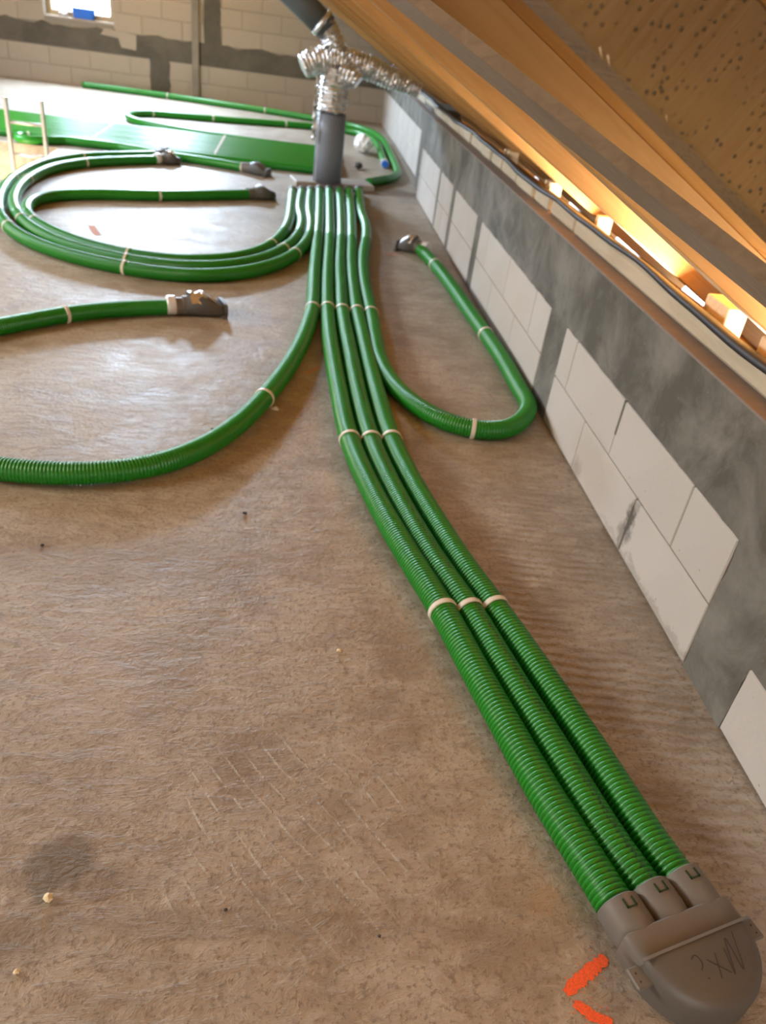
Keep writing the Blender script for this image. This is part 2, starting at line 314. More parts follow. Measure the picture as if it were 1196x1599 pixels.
def block(dims, mat, parent, loc, axis, name='aerated_block', bev=.004):
    key = (round(dims[0], 3), round(dims[1], 3), mat, axis)
    if key not in BLK:
        L, h = dims; mb = MB()
        if axis == 'y': mb.box(-.004, .16, -L/2, L/2, -h/2, h/2, bev)
        else: mb.box(-L/2, L/2, -.004, .16, -h/2, h/2, bev)
        o = mb.build(name, mat, parent); BLK[key] = o.data
    else:
        o = bpy.data.objects.new(name, BLK[key]); C.objects.link(o); o.parent = parent
    o.location = loc; return o
def run_y(y0, y1, cuts, z0, z1, j=.0035):
    ys = [y0] + [c for c in cuts if y0 + .03 < c < y1 - .03] + [y1]
    for a, b in zip(ys[:-1], ys[1:]):
        block((b - a - j, z1 - z0 - j), 'aac', wr, (XK, (a + b)/2 + random.uniform(-.001, .001), (z0 + z1)/2), 'y')
low = {0: [.17, .77], 1: [2.20, 2.80], 2: [4.10, 4.70], 3: [5.9], 4: [6.75], 5: [7.7]}
upp = {0: [.47, 1.0], 1: [1.906, 2.505, 3.10], 2: [3.80, 4.40, 5.0], 3: [5.7], 4: [], 5: [7.45]}
edges = [YR] + [x for g_ in GAPS for x in g_] + [YE]
for k in range(6):
    a, b = edges[2*k], edges[2*k+1]
    ex = [a + i*.6 for i in range(1, 6)] if k == 0 else []
    run_y(a, b, sorted(set([c for c in ex if c < 0] + low[k])), 0.006, .236)
    run_y(a, 1.20 if k == 0 else b, sorted(set([c + .3 for c in ex if c < -.2] + upp[k])), .238, .472)
# open dark joint and concrete smears
MB().box(XK - .0045, XK + .01, 2.497, 2.513, .33, .47).build('open_joint', 'concdark', wr)
MB().box(XK - .0046, XK + .01, 2.192, 2.204, .02, .20).build('open_joint', 'concdark', wr)
def smear(name, cy, cz, ry, rz, seed, mat, parent, x):
    rs = np.random.RandomState(seed); n = 22; poly = []
    for i in range(n):
        a = 2*math.pi*i/n; k = rs.uniform(.45, 1.15); poly.append((cy + math.cos(a)*ry*k, cz + math.sin(a)*rz*k))
    return fixn(MB().prism(poly, lambda p, q, h: (h, p, q), x + .004, x).build(name, mat, parent))

# far knee wall set back a little beyond the dark pier
wf = MB().box(XK + .13, XK + .34, YE, YB, 0, .775).build('wall_right_far', 'mortar'); tag(wf, kind='structure')
MB().box(XK + .05, XK + .33, YE + .02, YE + .62, 0, .83, .01).build('dark_pier', 'concdark', wf)
MB().box(XK + .124, XK + .3, YE + .62, YB, .50, .78).build('ring_beam', 'conc', wf)
yy = YE + .66
for L in (.9, .6, .6, .6, .6, .6, .6, .6):
    if yy + L > YB: break
    for z0, z1 in ((.006, .25), (.252, .498)): block((L - .012, z1 - z0), 'aac', wf, (XK + .13, yy + L/2 + (.1 if z0 > .1 else 0), (z0+z1)/2), 'y')
    yy += L
# ledge on the ring beam, wall plate pieces, black membrane
led = MB().box(XK - .006, XK + .13, YR, YB, .781, .789).build('trim_2', 'ledge'); tag(led, 'brown bitumen felt ledge on top of the grey ring beam', None, None, 'structure')
wp = empty('trim_3'); tag(wp, 'row of pale wall plate timbers above the brown ledge', None, None, 'structure')
cuts = [YR, -.5, 3.68, 4.12, 4.44, 4.86, 5.28, 5.62, 5.95, 6.4, 6.9, 7.5, 8.2, 9.0, 10.2, 11.4, 12.7, YB]
for i, (a, b) in enumerate(zip(cuts[:-1], cuts[1:])):
    rs = random.Random(i); g_ = .003 if i < 2 else .016; top = .872 + rs.uniform(-.008, .002); fx = XK + .058 + rs.uniform(-.006, .006)
    mb = MB().box(fx, XK + .092, a + g_, b - g_, .789, top, .012)
    mb.build('wall_plate_piece', 'plate', wp)
pts = []; rs = np.random.RandomState(5); ys = np.arange(YR, YB, .09); ph = rs.uniform(0, 6, 6)
def wav(y): return .007*math.sin(2.1*y + ph[0]) + .004*math.sin(5.3*y + ph[1]) + .002*math.sin(11*y + ph[2])
V = []; F = []
for i, y in enumerate(ys):
    w = wav(y) + .016; x_ = XK - .047
    V += [(x_ + .094 + w*.5, y, .842 + w), (x_ + .092 + w*.6, y, .856 + w), (x_ + .100 + w*.5, y, .867 + w*.7), (x_ + .140, y, .866 + w*.5), (x_ + .140, y, .862 + w*.5), (x_ + .104 + w*.5, y, .862 + w*.7), (x_ + .096 + w*.6, y, .853 + w), (x_ + .098 + w*.5, y, .841 + w)]
    if i:
        for k in range(8): F.append(((i-1)*8 + k, (i-1)*8 + (k+1) % 8, i*8 + (k+1) % 8, i*8 + k))
tag(fixn(mesh_obj('trim_4', V, F, 'felt', None, True)), 'black membrane edge draped over the pale wall plate', None, None, 'structure')
# --- back gable wall with window
wx0, wx1, wz0, wz1 = -3.82, -2.82, .90, 2.25
wb = MB(); Y0, Y1 = YB + .006, YB + .32
ux0, ux1, uz0, uz1 = -2.58, -1.62, 1.75, 2.90  # upper opening out of view, added for the gable fill light
wb.box(-9, wx0, Y0, Y1, 0, 4.2).box(wx1, ux0, Y0, Y1, 0, 4.2).box(ux1, 2.4, Y0, Y1, 0, 4.2).box(ux0, ux1, Y0, Y1, 0, uz0).box(ux0, ux1, Y0, Y1, uz1, 4.2).box(wx0, wx1, Y0, Y1, 0, wz0).box(wx0, wx1, Y0, Y1, wz1, 4.2)
wallb = wb.build('wall_back', 'mortarback'); tag(wallb, kind='structure')
def run_x(x0, x1, z0, z1, off, holes=()):
    a = x0 + off - .6
    while a < x1:
        l, r_ = max(a, x0), min(a + .6, x1); segs = [(l, r_)]
        for h0, h1 in holes:
            segs = [q for s_ in segs for q in ((s_[0], min(s_[1], h0)), (max(s_[0], h1), s_[1])) if q[1] - q[0] > .05]
        for p, q in segs:
            if q - p > .05: block((round(q - p - .005, 3), round(z1 - z0 - .005, 3)), 'aacback', wallb, ((p + q)/2, YB, (z0 + z1)/2), 'x')
        a += .6
for k in range(2): run_x(-6.6, 1.5, k*.25, k*.25 + .25, .3*(k % 2) + .1, [(-2.30, -2.0)])
z = .80; k = 0
while z < 2.7:
    xr = min(1.5, (1.62 + .05 - z)/.577 + .35)
    hs = [(-1.47, -1.24)] + ([(wx0, wx1)] if z + .25 > wz0 + .03 and z < wz1 - .05 else []) + ([(ux0, ux1)] if z + .25 > uz0 + .03 else [])
    run_x(-6.6, xr, z, z + .25, .3*(k % 2), hs); z += .25; k += 1
fixn(MB().prism([(-6.6, .505)] + [(1.5, .505)] + jag(-6.6, 1.5, .80, .03, .13, 8)[::-1], lambda a, b, h: (a, h, b), YB + .1, YB - .008).build('bond_beam', 'concdark', wallb))
fixn(MB().prism([(-2.30 + random.uniform(-.02, .02), q) for q in np.linspace(.52, 0, 7)] + [(-2.01 + random.uniform(-.02, .02), q) for q in np.linspace(0, .52, 7)], lambda a, b, h: (a, h, b), YB + .1, YB - .010).build('concrete_column', 'concdark', wallb))
fixn(MB().prism([(-1.48 + random.uniform(-.02, .02), q) for q in np.linspace(3.2, .78, 12)] + [(-1.23 + random.uniform(-.02, .02), q) for q in np.linspace(.78, 3.2, 12)], lambda a, b, h: (a, h, b), YB + .1, YB - .010).build('concrete_column', 'concdark', wallb))
fixn(MB().prism([(-2.72, .60), (-2.50, .585), (-2.49, .79), (-2.95, .83), (-3.02, .74), (-2.76, .72)], lambda a, b, h: (a, h, b), YB + .1, YB - .011).build('plaster_patch', 'aacback', wallb))
tag(MB().box(-1.655, -1.55, YB - .06, YB - .012, 0, 1.70, .006).build('trim_5', 'plaster'), 'narrow pale plaster strip running up the back wall', None, None, 'structure')
def part(name, mat, parent, fn):
    mb = MB(); fn(mb); o = mb.build(name, mat); o.parent = parent; o.matrix_parent_inverse = Matrix.Translation(-Vector(parent.location)); return o
fw = .075
for nm, lab, a0, a1, b0, b1 in (('window_1', 'small bright gable window in the back wall', wx0, wx1, wz0, wz1), ('added_window', 'added upper gable window, out of view, lighting the duct row', ux0, ux1, uz0, uz1)):
    win = empty(nm, ((a0+a1)/2, YB + .18, b0)); tag(win, lab, None, None, 'structure')
    for a in ((a0, a0+fw, b0, b1), (a1-fw, a1, b0, b1), (a0+fw, a1-fw, b0, b0+fw), (a0+fw, a1-fw, b1-fw, b1)):
        part('window_frame', 'frame', win, lambda mb: mb.box(a[0], a[1], YB + .15, YB + .21, a[2], a[3], .006))
    part('pane', 'glass', win, lambda mb: mb.box(a0+fw, a1-fw, YB + .176, YB + .180, b0+fw, b1-fw))
    part('window_sill', 'aacback', win, lambda mb: mb.box(a0, a1, YB - .01, YB + .15, b0 - .03, b0 + .002, .004))
# rear gable with a wide opening added for the fill light, left knee wall
rw = MB(); rw.box(-9, -1.95, YR-.3, YR, 0, 4.2).box(.15, 2.4, YR-.3, YR, 0, 4.2).box(-1.95, .15, YR-.3, YR, 0, .5).box(-1.95, .15, YR-.3, YR, 2.0, 4.2)
tag(rw.build('wall_rear', 'aacback'), kind='structure')
tag(MB().box(-8.2, -7.95, YR, YB, 0, 1.0).build('wall_left', 'aac'), kind='structure')
# --- roof
RX = -3.3; sR = (RX) / ct                                             # ridge at x = -3.3
roof = MB(); cD = .27
s_ridge = (RX - st*cD)/ct
roof.obb(EYE, rr_, (0, 1, 0), nn, s_ridge, 2.75, YR - .3, YB + .3, cD + .022, cD + .10)
zr = rp(s_ridge, 0, cD)[2]
# left slope with two openings added for the fill lights (mirror image about the ridge)
ml = np.array([-ct, 0, -st]); nl = np.array([-st, 0, ct]); O2 = np.array([2*RX, 0, H])
def lslab(s0, s1, y0, y1): roof.obb(O2, ml, (0, 1, 0), nl, s0, s1, y0, y1, cD + .0, cD + .10)
sk0, sk1 = (-3.3 + 2.5 - st*.3)/ct - 2.8 + 2.0, 0
sc_ = 2.5/ct                                                          # fill light opening centre lies 2.5 m left of the ridge
S0 = s_ridge; a0, a1 = S0 + sc_ - .78, S0 + sc_ + .78
for q in ((YR - .3, 1.5), (3.7, 7.1), (9.3, YB + .3)): lslab(S0, 2.75, *q)
for q in ((1.5, 3.7), (7.1, 9.3)): lslab(S0, a0, *q); lslab(a1, 2.75, *q)
ceil = roof.build('ceiling', 'deck'); tag(ceil, kind='structure')
rafters = [.87 + 1.18*i for i in range(-3, 12)]
rafters = [y for y in rafters if YR < y < YB - .12]
cB = .139
def roof_part(name, mat, s0, s1, y0, y1, c0, c1, bev=.003):
    L, Wd, D = s1 - s0, y1 - y0, c1 - c0
    mb = MB().box(-L/2, L/2, -Wd/2, Wd/2, -D/2, D/2, bev); o = mb.build(name, mat, ceil)
    p = rp((s0+s1)/2, (y0+y1)/2, (c0+c1)/2); o.location = p; o.rotation_euler = (0, TH, 0); return o
for y in rafters:
    near = abs(y - .87) < .01
    roof_part('rafter', 'rough' if near else 'rafter', s_ridge + .05, 2.62, y, y + .10, cB, cD, .004)
ye = [YR] + [y + .05 for y in rafters] + [YB]
for i, (a, b) in enumerate(zip(ye[:-1], ye[1:])):
    brk = [s_ridge, -1.6 + .3*(i % 3), -.25 + .35*(i % 2), .86 + .22*((i*2) % 3), 2.3, 2.72]
    for s0, s1 in zip(brk[:-1], brk[1:]): roof_part('roof_board', 'deck', s0 + .0015, s1 - .0015, a + .0008, b - .0008, cD, cD + .02, .002)
# diagonal board nailed under the rafters
k_ = (cB - .024)/.095
A1 = np.array([.128, 1.773])*k_; A2 = np.array([.762, 1.068])*k_; B1 = np.array([.128, 1.407])*k_; B2 = np.array([.608, .883])*k_
dv = unit(A2 - A1); nv = np.array([-dv[1], dv[0]])
wB = float((B1 - A1) @ nv); q0, q1 = sorted((0., wB)); o0 = A1
p0 = rp(o0[0], o0[1], cB - .024); ax = rr_*dv[0] + np.array([0, dv[1], 0]); ay = rr_*nv[0] + np.array([0, nv[1], 0])
fixn(MB().obb(p0, ax, ay, nn, -2.4, 1.35, q0, q1, 0, .023).build('diagonal_board', 'brace', ceil))
# torn splinters on the arris of the nearest rafter
def onc(u, v, c): k = ray(u, v); q = k*(c/(k @ nn)); return q @ rr_
for k_, (u, v) in enumerate(((958, 96), (950, 84), (1046, 190))):
    s0 = onc(u, v, cB); p0 = rp(s0, .87, cB + .004); w = .005 if k_ < 2 else .003
    fixn(MB().add([p0, p0 + rr_*w*.4, p0 + nn*w*.4, p0 + rr_*w*1.6 - nn*w*1.2 - np.array([0, w*1.1, 0])], [(0, 1, 2), (0, 1, 3), (1, 2, 3), (0, 2, 3)]).build('splinter', 'lightwood', ceil))
# eaves: fascia leaves an open gap for daylight; small pale blocks on the plate between the rafters
tag(MB().box(2.20, 2.24, YR, YB, -.2, .44).build('trim_6', 'deck'), 'low eaves board beyond the right knee wall', None, None, 'structure')
for y, w, hgt_, x in ((2.02, .10, .05, 1.62), (2.34, .16, .06, 1.60), (1.70, .12, .05, 1.60), (3.66, .035, .05, 1.55), (4.5, .03, .04, 1.55), (4.58, .03, .035, 1.55), (5.55, .04, .04, 1.55), (5.66, .03, .035, 1.55)):
    MB().box(1.425, 1.50, y, y + w, .781, .845 + hgt_*.8, .004).build('packing_block', 'lightwood', wp)
# ------------------------------------------------------------------ ducts
GB = 'ducts fanning out of the distribution box'
c4 = lambda x, y: (x/2.392, 200 + y/2.392)
P5 = [(514, 298), (515, 335), (515, 372), (512, 420), (511, 450), (511.5, 484), (514, 520), (519, 555), (529, 610), (546, 688), (577, 760), (617, 834), (654, 894), (692, 954), (752, 1066), (803, 1155), (856, 1250), (919, 1346), (973, 1434)]
P6 = [(530, 298), (532.5, 335), (533, 372), (531, 420), (532.5, 450), (534, 485), (540, 520), (547, 555), (558, 610), (579, 688), (611, 760), (652, 834), (690, 894), (734, 954), (800, 1066), (856, 1155), (913, 1250), (972, 1346), (1023, 1411)]
P7 = [(545, 298), (548, 335), (549, 372), (549, 420), (552, 450), (557, 487), (565, 520), (573, 555), (587, 610), (611, 688), (647, 760), (692, 834), (731, 894), (776, 954), (853, 1066), (914, 1155), (976, 1250), (1034, 1346), (1072, 1390)]
dA, SA = make_duct(px(P5), 'left of the three straight green ducts running to the near grey plenum', GB, seg=24)
dB, SB = make_duct(px(P6), 'middle of the three straight green ducts, printed along its top', GB, 'duct_print', seg=24)
dC, SCc = make_duct(px(P7), 'right of the three straight green ducts running to the near grey plenum', GB, seg=24)
P4 = [(499, 298), (498.5, 335), (496, 372), (492, 420), (490, 450), (488, 484), (477, 520), (460, 557), (437, 592), (410, 625), (366, 668), (310, 703), (240, 728), (170, 738), (100, 740), (0, 733), (-120, 705), (-200, 660), (-215, 600), (-150, 548), (-60, 520), (0, 510), (100, 491), (190, 482), (283, 479)]
dD, SD = make_duct(px(P4), 'large green duct curving off to the left and back in a wide loop', GB, seg=24)
P8 = [(560, 298), (565, 335), (571, 352), (572, 372), (567, 400), (567, 425), (570, 450), (579, 490), (586, 530), (594, 565), (620, 607), (665, 643), (706, 662), (745, 671), (788, 671), (814, 657), (826, 634), (820, 605), (793, 563), (761, 526), (729, 481), (701, 441), (676, 410), (655, 388)]
dE, SE = make_duct([np.array([min(p[0], 1.198), p[1], p[2]]) for p in px(P8)], 'green duct looping back on the right beside the block knee wall', GB, seg=24, smooth=.12)
M1 = [c4(*p) for p in [(1092, 238), (1085, 310), (1072, 370), (1015, 437), (920, 478), (800, 494), (650, 494), (480, 474), (300, 430), (180, 380), (112, 335), (98, 300), (128, 268), (200, 252), (340, 247), (600, 252), (800, 250), (945, 247)]]
M2 = [c4(*p) for p in [(1127, 238), (1118, 310), (1128, 350), (1110, 410), (1050, 460), (950, 500), (800, 520), (620, 515), (470, 494), (300, 455), (160, 400), (85, 345), (55, 300), (55, 255), (95, 200), (190, 152), (315, 130), (450, 122), (605, 118)]]
M3 = [c4(*p) for p in [(1160, 238), (1155, 310), (1162, 360), (1150, 420), (1090, 480), (980, 525), (810, 550), (620, 545), (465, 522), (290, 485), (140, 435), (50, 385), (5, 335), (-5, 285), (15, 225), (60, 180), (160, 132), (310, 108), (450, 103), (600, 100)]]
dF, SF = make_duct(px(M1), 'innermost of the three green ducts looping left of the grey pipe', GB)
dG, SG = make_duct(px(M2), 'middle one of the three green ducts looping left of the grey pipe', GB)
dH, SH = make_duct(px(M3), 'outermost of the three green ducts looping left of the grey pipe', GB)
fu = px([(30, 199), (60, 207), (130, 221), (250, 241), (330, 253), (388, 263)])
dI, SI = make_duct([(.27, 8.98, DR), (-1.2, 8.98, DR), (-2.35, 9.0, DR), (-2.72, 9.0, DR), (-2.80, 8.90, DR)] + [np.array([-2.70, 8.80, DR])] + [np.array(p) for p in fu[2:]], 'green duct with a hairpin turn beside the ladder, lying before the wide row', 'ducts at the far end', near=0, smooth=.1)
BR = []
for i in range(12):
    y = 9.10 + i*.106
    lab = 'front duct of the wide flat row of parallel green ducts' if i == 0 else ('rearmost duct of the wide flat row of parallel green ducts' if i == 11 else '{} green duct from the front in the wide flat row left of the pipe'.format(['', 'second', 'third', 'fourth', 'fifth', 'sixth', 'seventh', 'eighth', 'ninth', 'tenth', 'eleventh', ''][i]))
    d, S = make_duct([(.29, y, DR), (-.5, y + .006*math.sin(i), DR), (-1.6, y + .008*math.cos(i*2), DR), (-3.0, y + .006*math.sin(i*3), DR), (-4.6, y, DR)], lab, 'ducts of the wide flat row', near=0)
    BR.append(S)
dJ, SJ = make_duct([(.29, 10.40, DR), (-.6, 10.42, DR), (-1.6, 10.66, DR), (-2.0, 10.92, DR), (-2.14, 11.28, DR), (-2.0, 11.66, DR), (-1.45, 11.86, DR), (-.8, 12.05, DR), (-.17, 12.28, DR), (.45, 12.42, DR), (.80, 12.36, DR), (1.0, 12.1, DR), (1.10, 11.5, DR), (1.09, 10.6, DR), (1.07, 9.9, DR)], 'green duct with a wide U-bend lying behind the flat row', 'ducts at the far end', near=0)
dK, SK = make_duct([(-3.3, 13.93, DR), (-2.1, 13.85, DR), (-1.2, 13.7, DR), (-.3, 13.5, DR), (.4, 13.25, DR), (.85, 13.0, DR), (1.10, 12.6, DR), (1.22, 11.9, DR), (1.22, 11.0, DR), (1.20, 10.0, DR), (1.17, 9.35, DR), (1.05, 8.98, DR), (.86, 8.72, DR), (.78, 8.60, DR)], 'green duct along the foot of the back wall, turning at the corner', 'ducts at the far end', near=0, smooth=.15)
# ------------------------------------------------------------------ straps
def nearest(S, u, v):
    p = fl(u, v, DR); i = int(np.argmin(np.linalg.norm(S[:, :2] - p[:2], axis=1))); i = min(max(i, 2), len(S)-3); t_ = S[i+2] - S[i-2]; return S[i], t_/np.linalg.norm(t_)
def strap(S, u, v, label, group, foot=0, wd=.0095, tilt=0.):
    p, tg = nearest(S, u, v); rz = math.atan2(tg[1], tg[0]) + tilt
    root = empty('duct_strap', (p[0], p[1], 0), rz); tag(root, label, 'strap', group)
    r0, r1 = DR + .0008, DR + .0042; n = 22; V = []; F = []
    A = [math.radians(-62) + math.radians(304)*i/n for i in range(n+1)]
    for i, a in enumerate(A):
        cy, cz = math.cos(a), math.sin(a)
        for r_, x in ((r0, -wd), (r0, wd), (r1, wd*.8), (r1, -wd*.8)): V.append((x, cy*r_, max(DR + cz*r_, .001)))
        if i:
            for k in range(4): F.append(((i-1)*4 + k, (i-1)*4 + (k+1) % 4, i*4 + (k+1) % 4, i*4 + k))
    F += [(0, 1, 2, 3), tuple(n*4 + k for k in (3, 2, 1, 0))]
    fixn(mesh_obj('band', V, F, 'strap', root))
    for s_ in ((1, -1) if foot == 2 else ((foot,) if foot else ())):
        mb = MB().box(-wd, wd, min(s_*.036, s_*.072), max(s_*.036, s_*.072), .0, .005, .001)
        mb.build('foot', 'strap', root)
        tube('plug', [(0, s_*.056, .0005), (0, s_*.056, .012), (0, s_*.056, .0135)], [.009, .009, .006], 'strap', root, 10)
        if abs(v - 954) < 8 or abs(v - 688) < 8:
            tube('strap_tail', [(0, s_*.045, .014), (.002, s_*.062, .016), (.006, s_*.088, .011)], [.0085, .008, .006], 'strap', root, 8)
    return root
GS = 'cream straps clamping the green ducts'
def straps(S, what, rows):
    for i, r_ in enumerate(rows): strap(S, r_[0], r_[1], r_[2].format(what), GS, r_[3] if len(r_) > 3 else 0)
straps(SA, 'left straight duct', [(511, 483, 'cream strap on the {} where the five ducts part'), (546, 688, 'cream strap with a tail on the {}, at mid-length', 1), (692, 954, 'cream strap with a tail on the {}, nearest the plenum', 1)])
straps(SB, 'middle straight duct', [(533, 486, 'cream strap on the {} where the five ducts part'), (579, 688, 'cream strap on the {}, at mid-length'), (735, 953, 'cream strap on the {}, nearest the plenum')])
straps(SCc, 'right straight duct', [(556, 488, 'cream strap on the {} where the five ducts part'), (612, 688, 'cream strap on the {}, at mid-length'), (776, 950, 'cream strap on the {}, nearest the plenum')])
straps(SD, 'wide left loop', [(488, 483, 'cream strap at the start of the {}, beside the straight ducts'), (413, 622, 'cream strap with a foot on the bend of the {}', 1), (101, 491, 'cream strap on the returning end of the {}, near its fitting')])
straps(SE, 'right-hand loop', [(579, 490, 'cream strap at the start of the {}, beside the straight ducts'), (738, 671, 'cream strap at the bottom of the bend of the {}'), (757, 523, 'cream strap with a foot on the {}, by the large white blocks', -1), (679, 414, 'cream strap with a foot on the {}, next to its end fitting', -1)])
straps(SF, 'innermost looping duct', [c4(1018, 437) + ('cream strap on the {} by the distribution box',), c4(480, 474) + ('cream strap on the front bend of the {}',), c4(130, 350) + ('cream strap on the left bend of the {}',), c4(593, 252) + ('cream strap on the straight return of the {}',)])
straps(SG, 'middle looping duct', [c4(1062, 455) + ('cream strap on the {} by the distribution box',), c4(475, 495) + ('cream strap on the front bend of the {}',), c4(80, 342) + ('cream strap on the left bend of the {}',), c4(105, 195) + ('cream strap on the upper left bend of the {}',), c4(317, 130) + ('cream strap on the return of the {}, before its fitting',)])
straps(SH, 'outermost looping duct', [c4(1105, 472) + ('cream strap on the {} by the distribution box',), c4(467, 522) + ('cream strap on the front bend of the {}',), c4(30, 370) + ('cream strap on the left bend of the {}',), c4(52, 188) + ('cream strap on the upper left bend of the {}',), c4(307, 108) + ('cream strap on the return of the {}, before its fitting',)])
straps(SI, 'hairpin duct', [(36, 200, 'cream strap near the turn of the {} by the ladder'), (133, 222, 'cream strap on the {}, right of the ladder'), (378, 261, 'white strap on the {} next to its grey fitting')])
straps(SJ, 'U-bend duct', [(237, 177, 'pale strap just past the turn of the {}'), (331, 184, 'pale strap on the {} left of the grey pipe'), (443, 192, 'pale strap on the {} close to the grey pipe')])
straps(SK, 'back wall duct', [(258, 151, 'pale strap on the {} below the dark column'), (410, 174, 'pale strap on the {} near the grey pipe')])
for (u, lab) in ((344, 'long pale strap laid across the wide duct row, right one'), (164, 'long pale strap laid across the wide duct row, left one')):
    x0 = fl(u, 225 if u > 200 else 203, .08)[0]; V = []; F = []; n = 0
    prof = [(9.035, .002)]
    for i in range(12):
        y = 9.10 + i*.106
        for a in np.linspace(150, 30, 5): prof.append((y - math.cos(math.radians(180 - a))*-1*(DR + .003)*-1, DR + math.sin(math.radians(a))*(DR + .003)))
    prof.append((9.10 + 11*.106 + .062, .002)); prof.sort()
    for i, (y, z) in enumerate(prof):
        V += [(x0 - .011, y, z), (x0 + .011, y, z), (x0 + .011, y, z + .003), (x0 - .011, y, z + .003)]
        if i:
            for k in range(4): F.append(((i-1)*4 + k, (i-1)*4 + (k+1) % 4, i*4 + (k+1) % 4, i*4 + k))
    F += [(0, 1, 2, 3), tuple((len(prof)-1)*4 + k for k in (3, 2, 1, 0))]
    tag(fixn(mesh_obj('row_strap', V, F, 'strap')), lab, 'strap', 'straps across the wide row')
# ------------------------------------------------------------------ end fittings (parts of their ducts)
def loft(name, secs, mat, parent, smooth=False):
    V = []; F = []; n = len(secs[0])
    for s_ in secs: V += s_
    for i in range(len(secs)-1):
        for k in range(n): F.append((i*n + k, i*n + (k+1) % n, (i+1)*n + (k+1) % n, (i+1)*n + k))
    F += [tuple(range(n))[::-1], tuple((len(secs)-1)*n + k for k in range(n))]
    o = fixn(mesh_obj(name, V, F, mat, parent)); o.data.shade_smooth(); o.data.set_sharp_from_angle(angle=math.radians(38)); return o
def sq(x, w, h, zc, p=2.0, n=24):                                     # superellipse section across local y/z
    out = []
    for i in range(n):
        a = 2*math.pi*i/n; c_, s_ = math.cos(a), math.sin(a)
        out.append((x, math.copysign(abs(c_)**(2/p), c_)*w, zc + math.copysign(abs(s_)**(2/p), s_)*h))
    return out
def end_fitting(root, S, scale=1., wrap=False, bend=0.):
    p = S[-1]; tg = unit(S[-1] - S[-6]); rz = math.atan2(tg[1], tg[0]) + bend
    e = empty('end_fitting', (p[0] - root.location.x, p[1] - root.location.y, 0), rz); e.parent = root
    # cuff, tapering body with a raised shoulder, end plate with lugs
    k = scale
    loft('cuff', [sq(-.055, .0475, .0475, .048), sq(.012, .0475, .0475, .048), sq(.014, .052, .052, .052), sq(.03, .052, .052, .052)], 'greyplastic', e, False)
    loft('fitting_body', [sq(.03, .052, .050, .051, 2.2), sq(.06*k, .066, .056, .057, 2.8), sq(.11*k, .078, .060, .061, 3.5), sq(.15*k, .080, .050, .052, 4), sq(.20*k, .076, .032, .035, 4), sq(.225*k, .07, .028, .030, 4)], 'greydark', e)
    loft('end_plate', [sq(.222*k, .084, .036, .037, 5), sq(.240*k, .084, .036, .037, 5)], 'greydark', e)
    for s_ in (-1, 1): MB().box(.205*k, .232*k, s_*.092 - .012, s_*.092 + .012, .0, .016, .002).build('lug', 'greydark', e)
    if wrap:
        loft('clear_clip', [sq(-.075, .051, .050, .0515), sq(-.070, .054, .053, .054), sq(-.030, .054, .053, .054), sq(-.026, .050, .050, .0515)], 'clip', e)
        V = []; F = []; rs = np.random.RandomState(3)
        for i in range(9):
            for j in range(7):
                x = .05 + .15*k*i/8; w = (j/6 - .5)*2
                V.append((x + rs.uniform(-.006, .006), w*.075, .128 - .048*abs(w)**2.4 - .06*max(0, (i-4)/4) + rs.uniform(-.004, .009)))
        for i in range(8):
            for j in range(6): F.append((i*7+j, (i+1)*7+j, (i+1)*7+j+1, i*7+j+1))
        o = mesh_obj('crumpled_foil', V, F, 'foil', e); md = o.modifiers.new('thick', 'SOLIDIFY'); md.thickness = .0015
    return e
end_fitting(dD, SD, 1.05, True); end_fitting(dE, SE, .75, True, .75); end_fitting(dF, SF, .8); end_fitting(dG, SG, .7, True); end_fitting(dH, SH, .6); end_fitting(dI, SI, .95)
e = empty('tape_joint', (SJ[-1][0] - dJ.location.x, SJ[-1][1] - dJ.location.y, 0), math.atan2(-1, 0)); e.parent = dJ
loft('white_tape', [sq(-.06, .047, .047, .047), sq(.03, .049, .049, .049), sq(.035, .035, .035, .047)], 'clip', e); loft('blue_cap', [sq(.033, .040, .040, .047), sq(.055, .040, .040, .047)], 'blue', e)
# ------------------------------------------------------------------ near plenum
eA, eB, eC = SA[-1], SB[-1], SCc[-1]; tB = unit((SB[-1] - SB[-20])*np.array([1, 1, 0])); az = math.atan2(tB[1], tB[0])
plen = empty('plenum_box', (eB[0], eB[1], 0), az); tag(plen, 'grey plastic plenum joining the three straight ducts, scribbled with pencil', 'plenum')
nB = np.array([-tB[1], tB[0], 0])                                     # local +y; the left duct (seen from behind) is at -y or +y
def loc(p): d_ = p - eB; return float(d_ @ tB), float(d_ @ nB)
LA, LC = loc(eA), loc(eC); xs = []
print('PLENUM', LA, LC, math.degrees(az))
def sqo(x, y0, w, h, zc, p=2.0, n=28): return [(a, b + y0, c_) for a, b, c_ in sq(x, w, h, zc, p, n)]
XB = max(LA[0], 0, LC[0]) + .05
for (lx, ly) in (LA, (0., 0.), LC):
    cu = loft('cuff', [sqo(lx - .022, ly, .0465, .0465, .0475), sqo(lx - .018, ly, .0495, .0485, .0500), sqo(lx + .034, ly, .0495, .0485, .0500), sqo(XB + .006, ly, .047, .047, .0480)], 'greyplastic', plen)
    for k_, (a0_, a1_, b0, b1) in enumerate(((-.008, .012, -.0125, -.0095), (-.008, .012, .0095, .0125), (.0095, .0125, -.0125, .0125))):
        MB().box(lx + a0_, lx + a1_, ly + b0, ly + b1, .0955, .0996).build('clip_slot', 'slot', cu)
ym = (LA[1] + LC[1])/2; yw = abs(LA[1] - LC[1])/2 + .050
loft('manifold_bar', [sqo(XB, ym, yw - .006, .043, .0465, 6), sqo(XB + .004, ym, yw, .047, .048, 6), sqo(XB + .052, ym, yw, .047, .048, 6), sqo(XB + .058, ym, yw - .004, .044, .0475, 6)], 'greyplastic', plen)
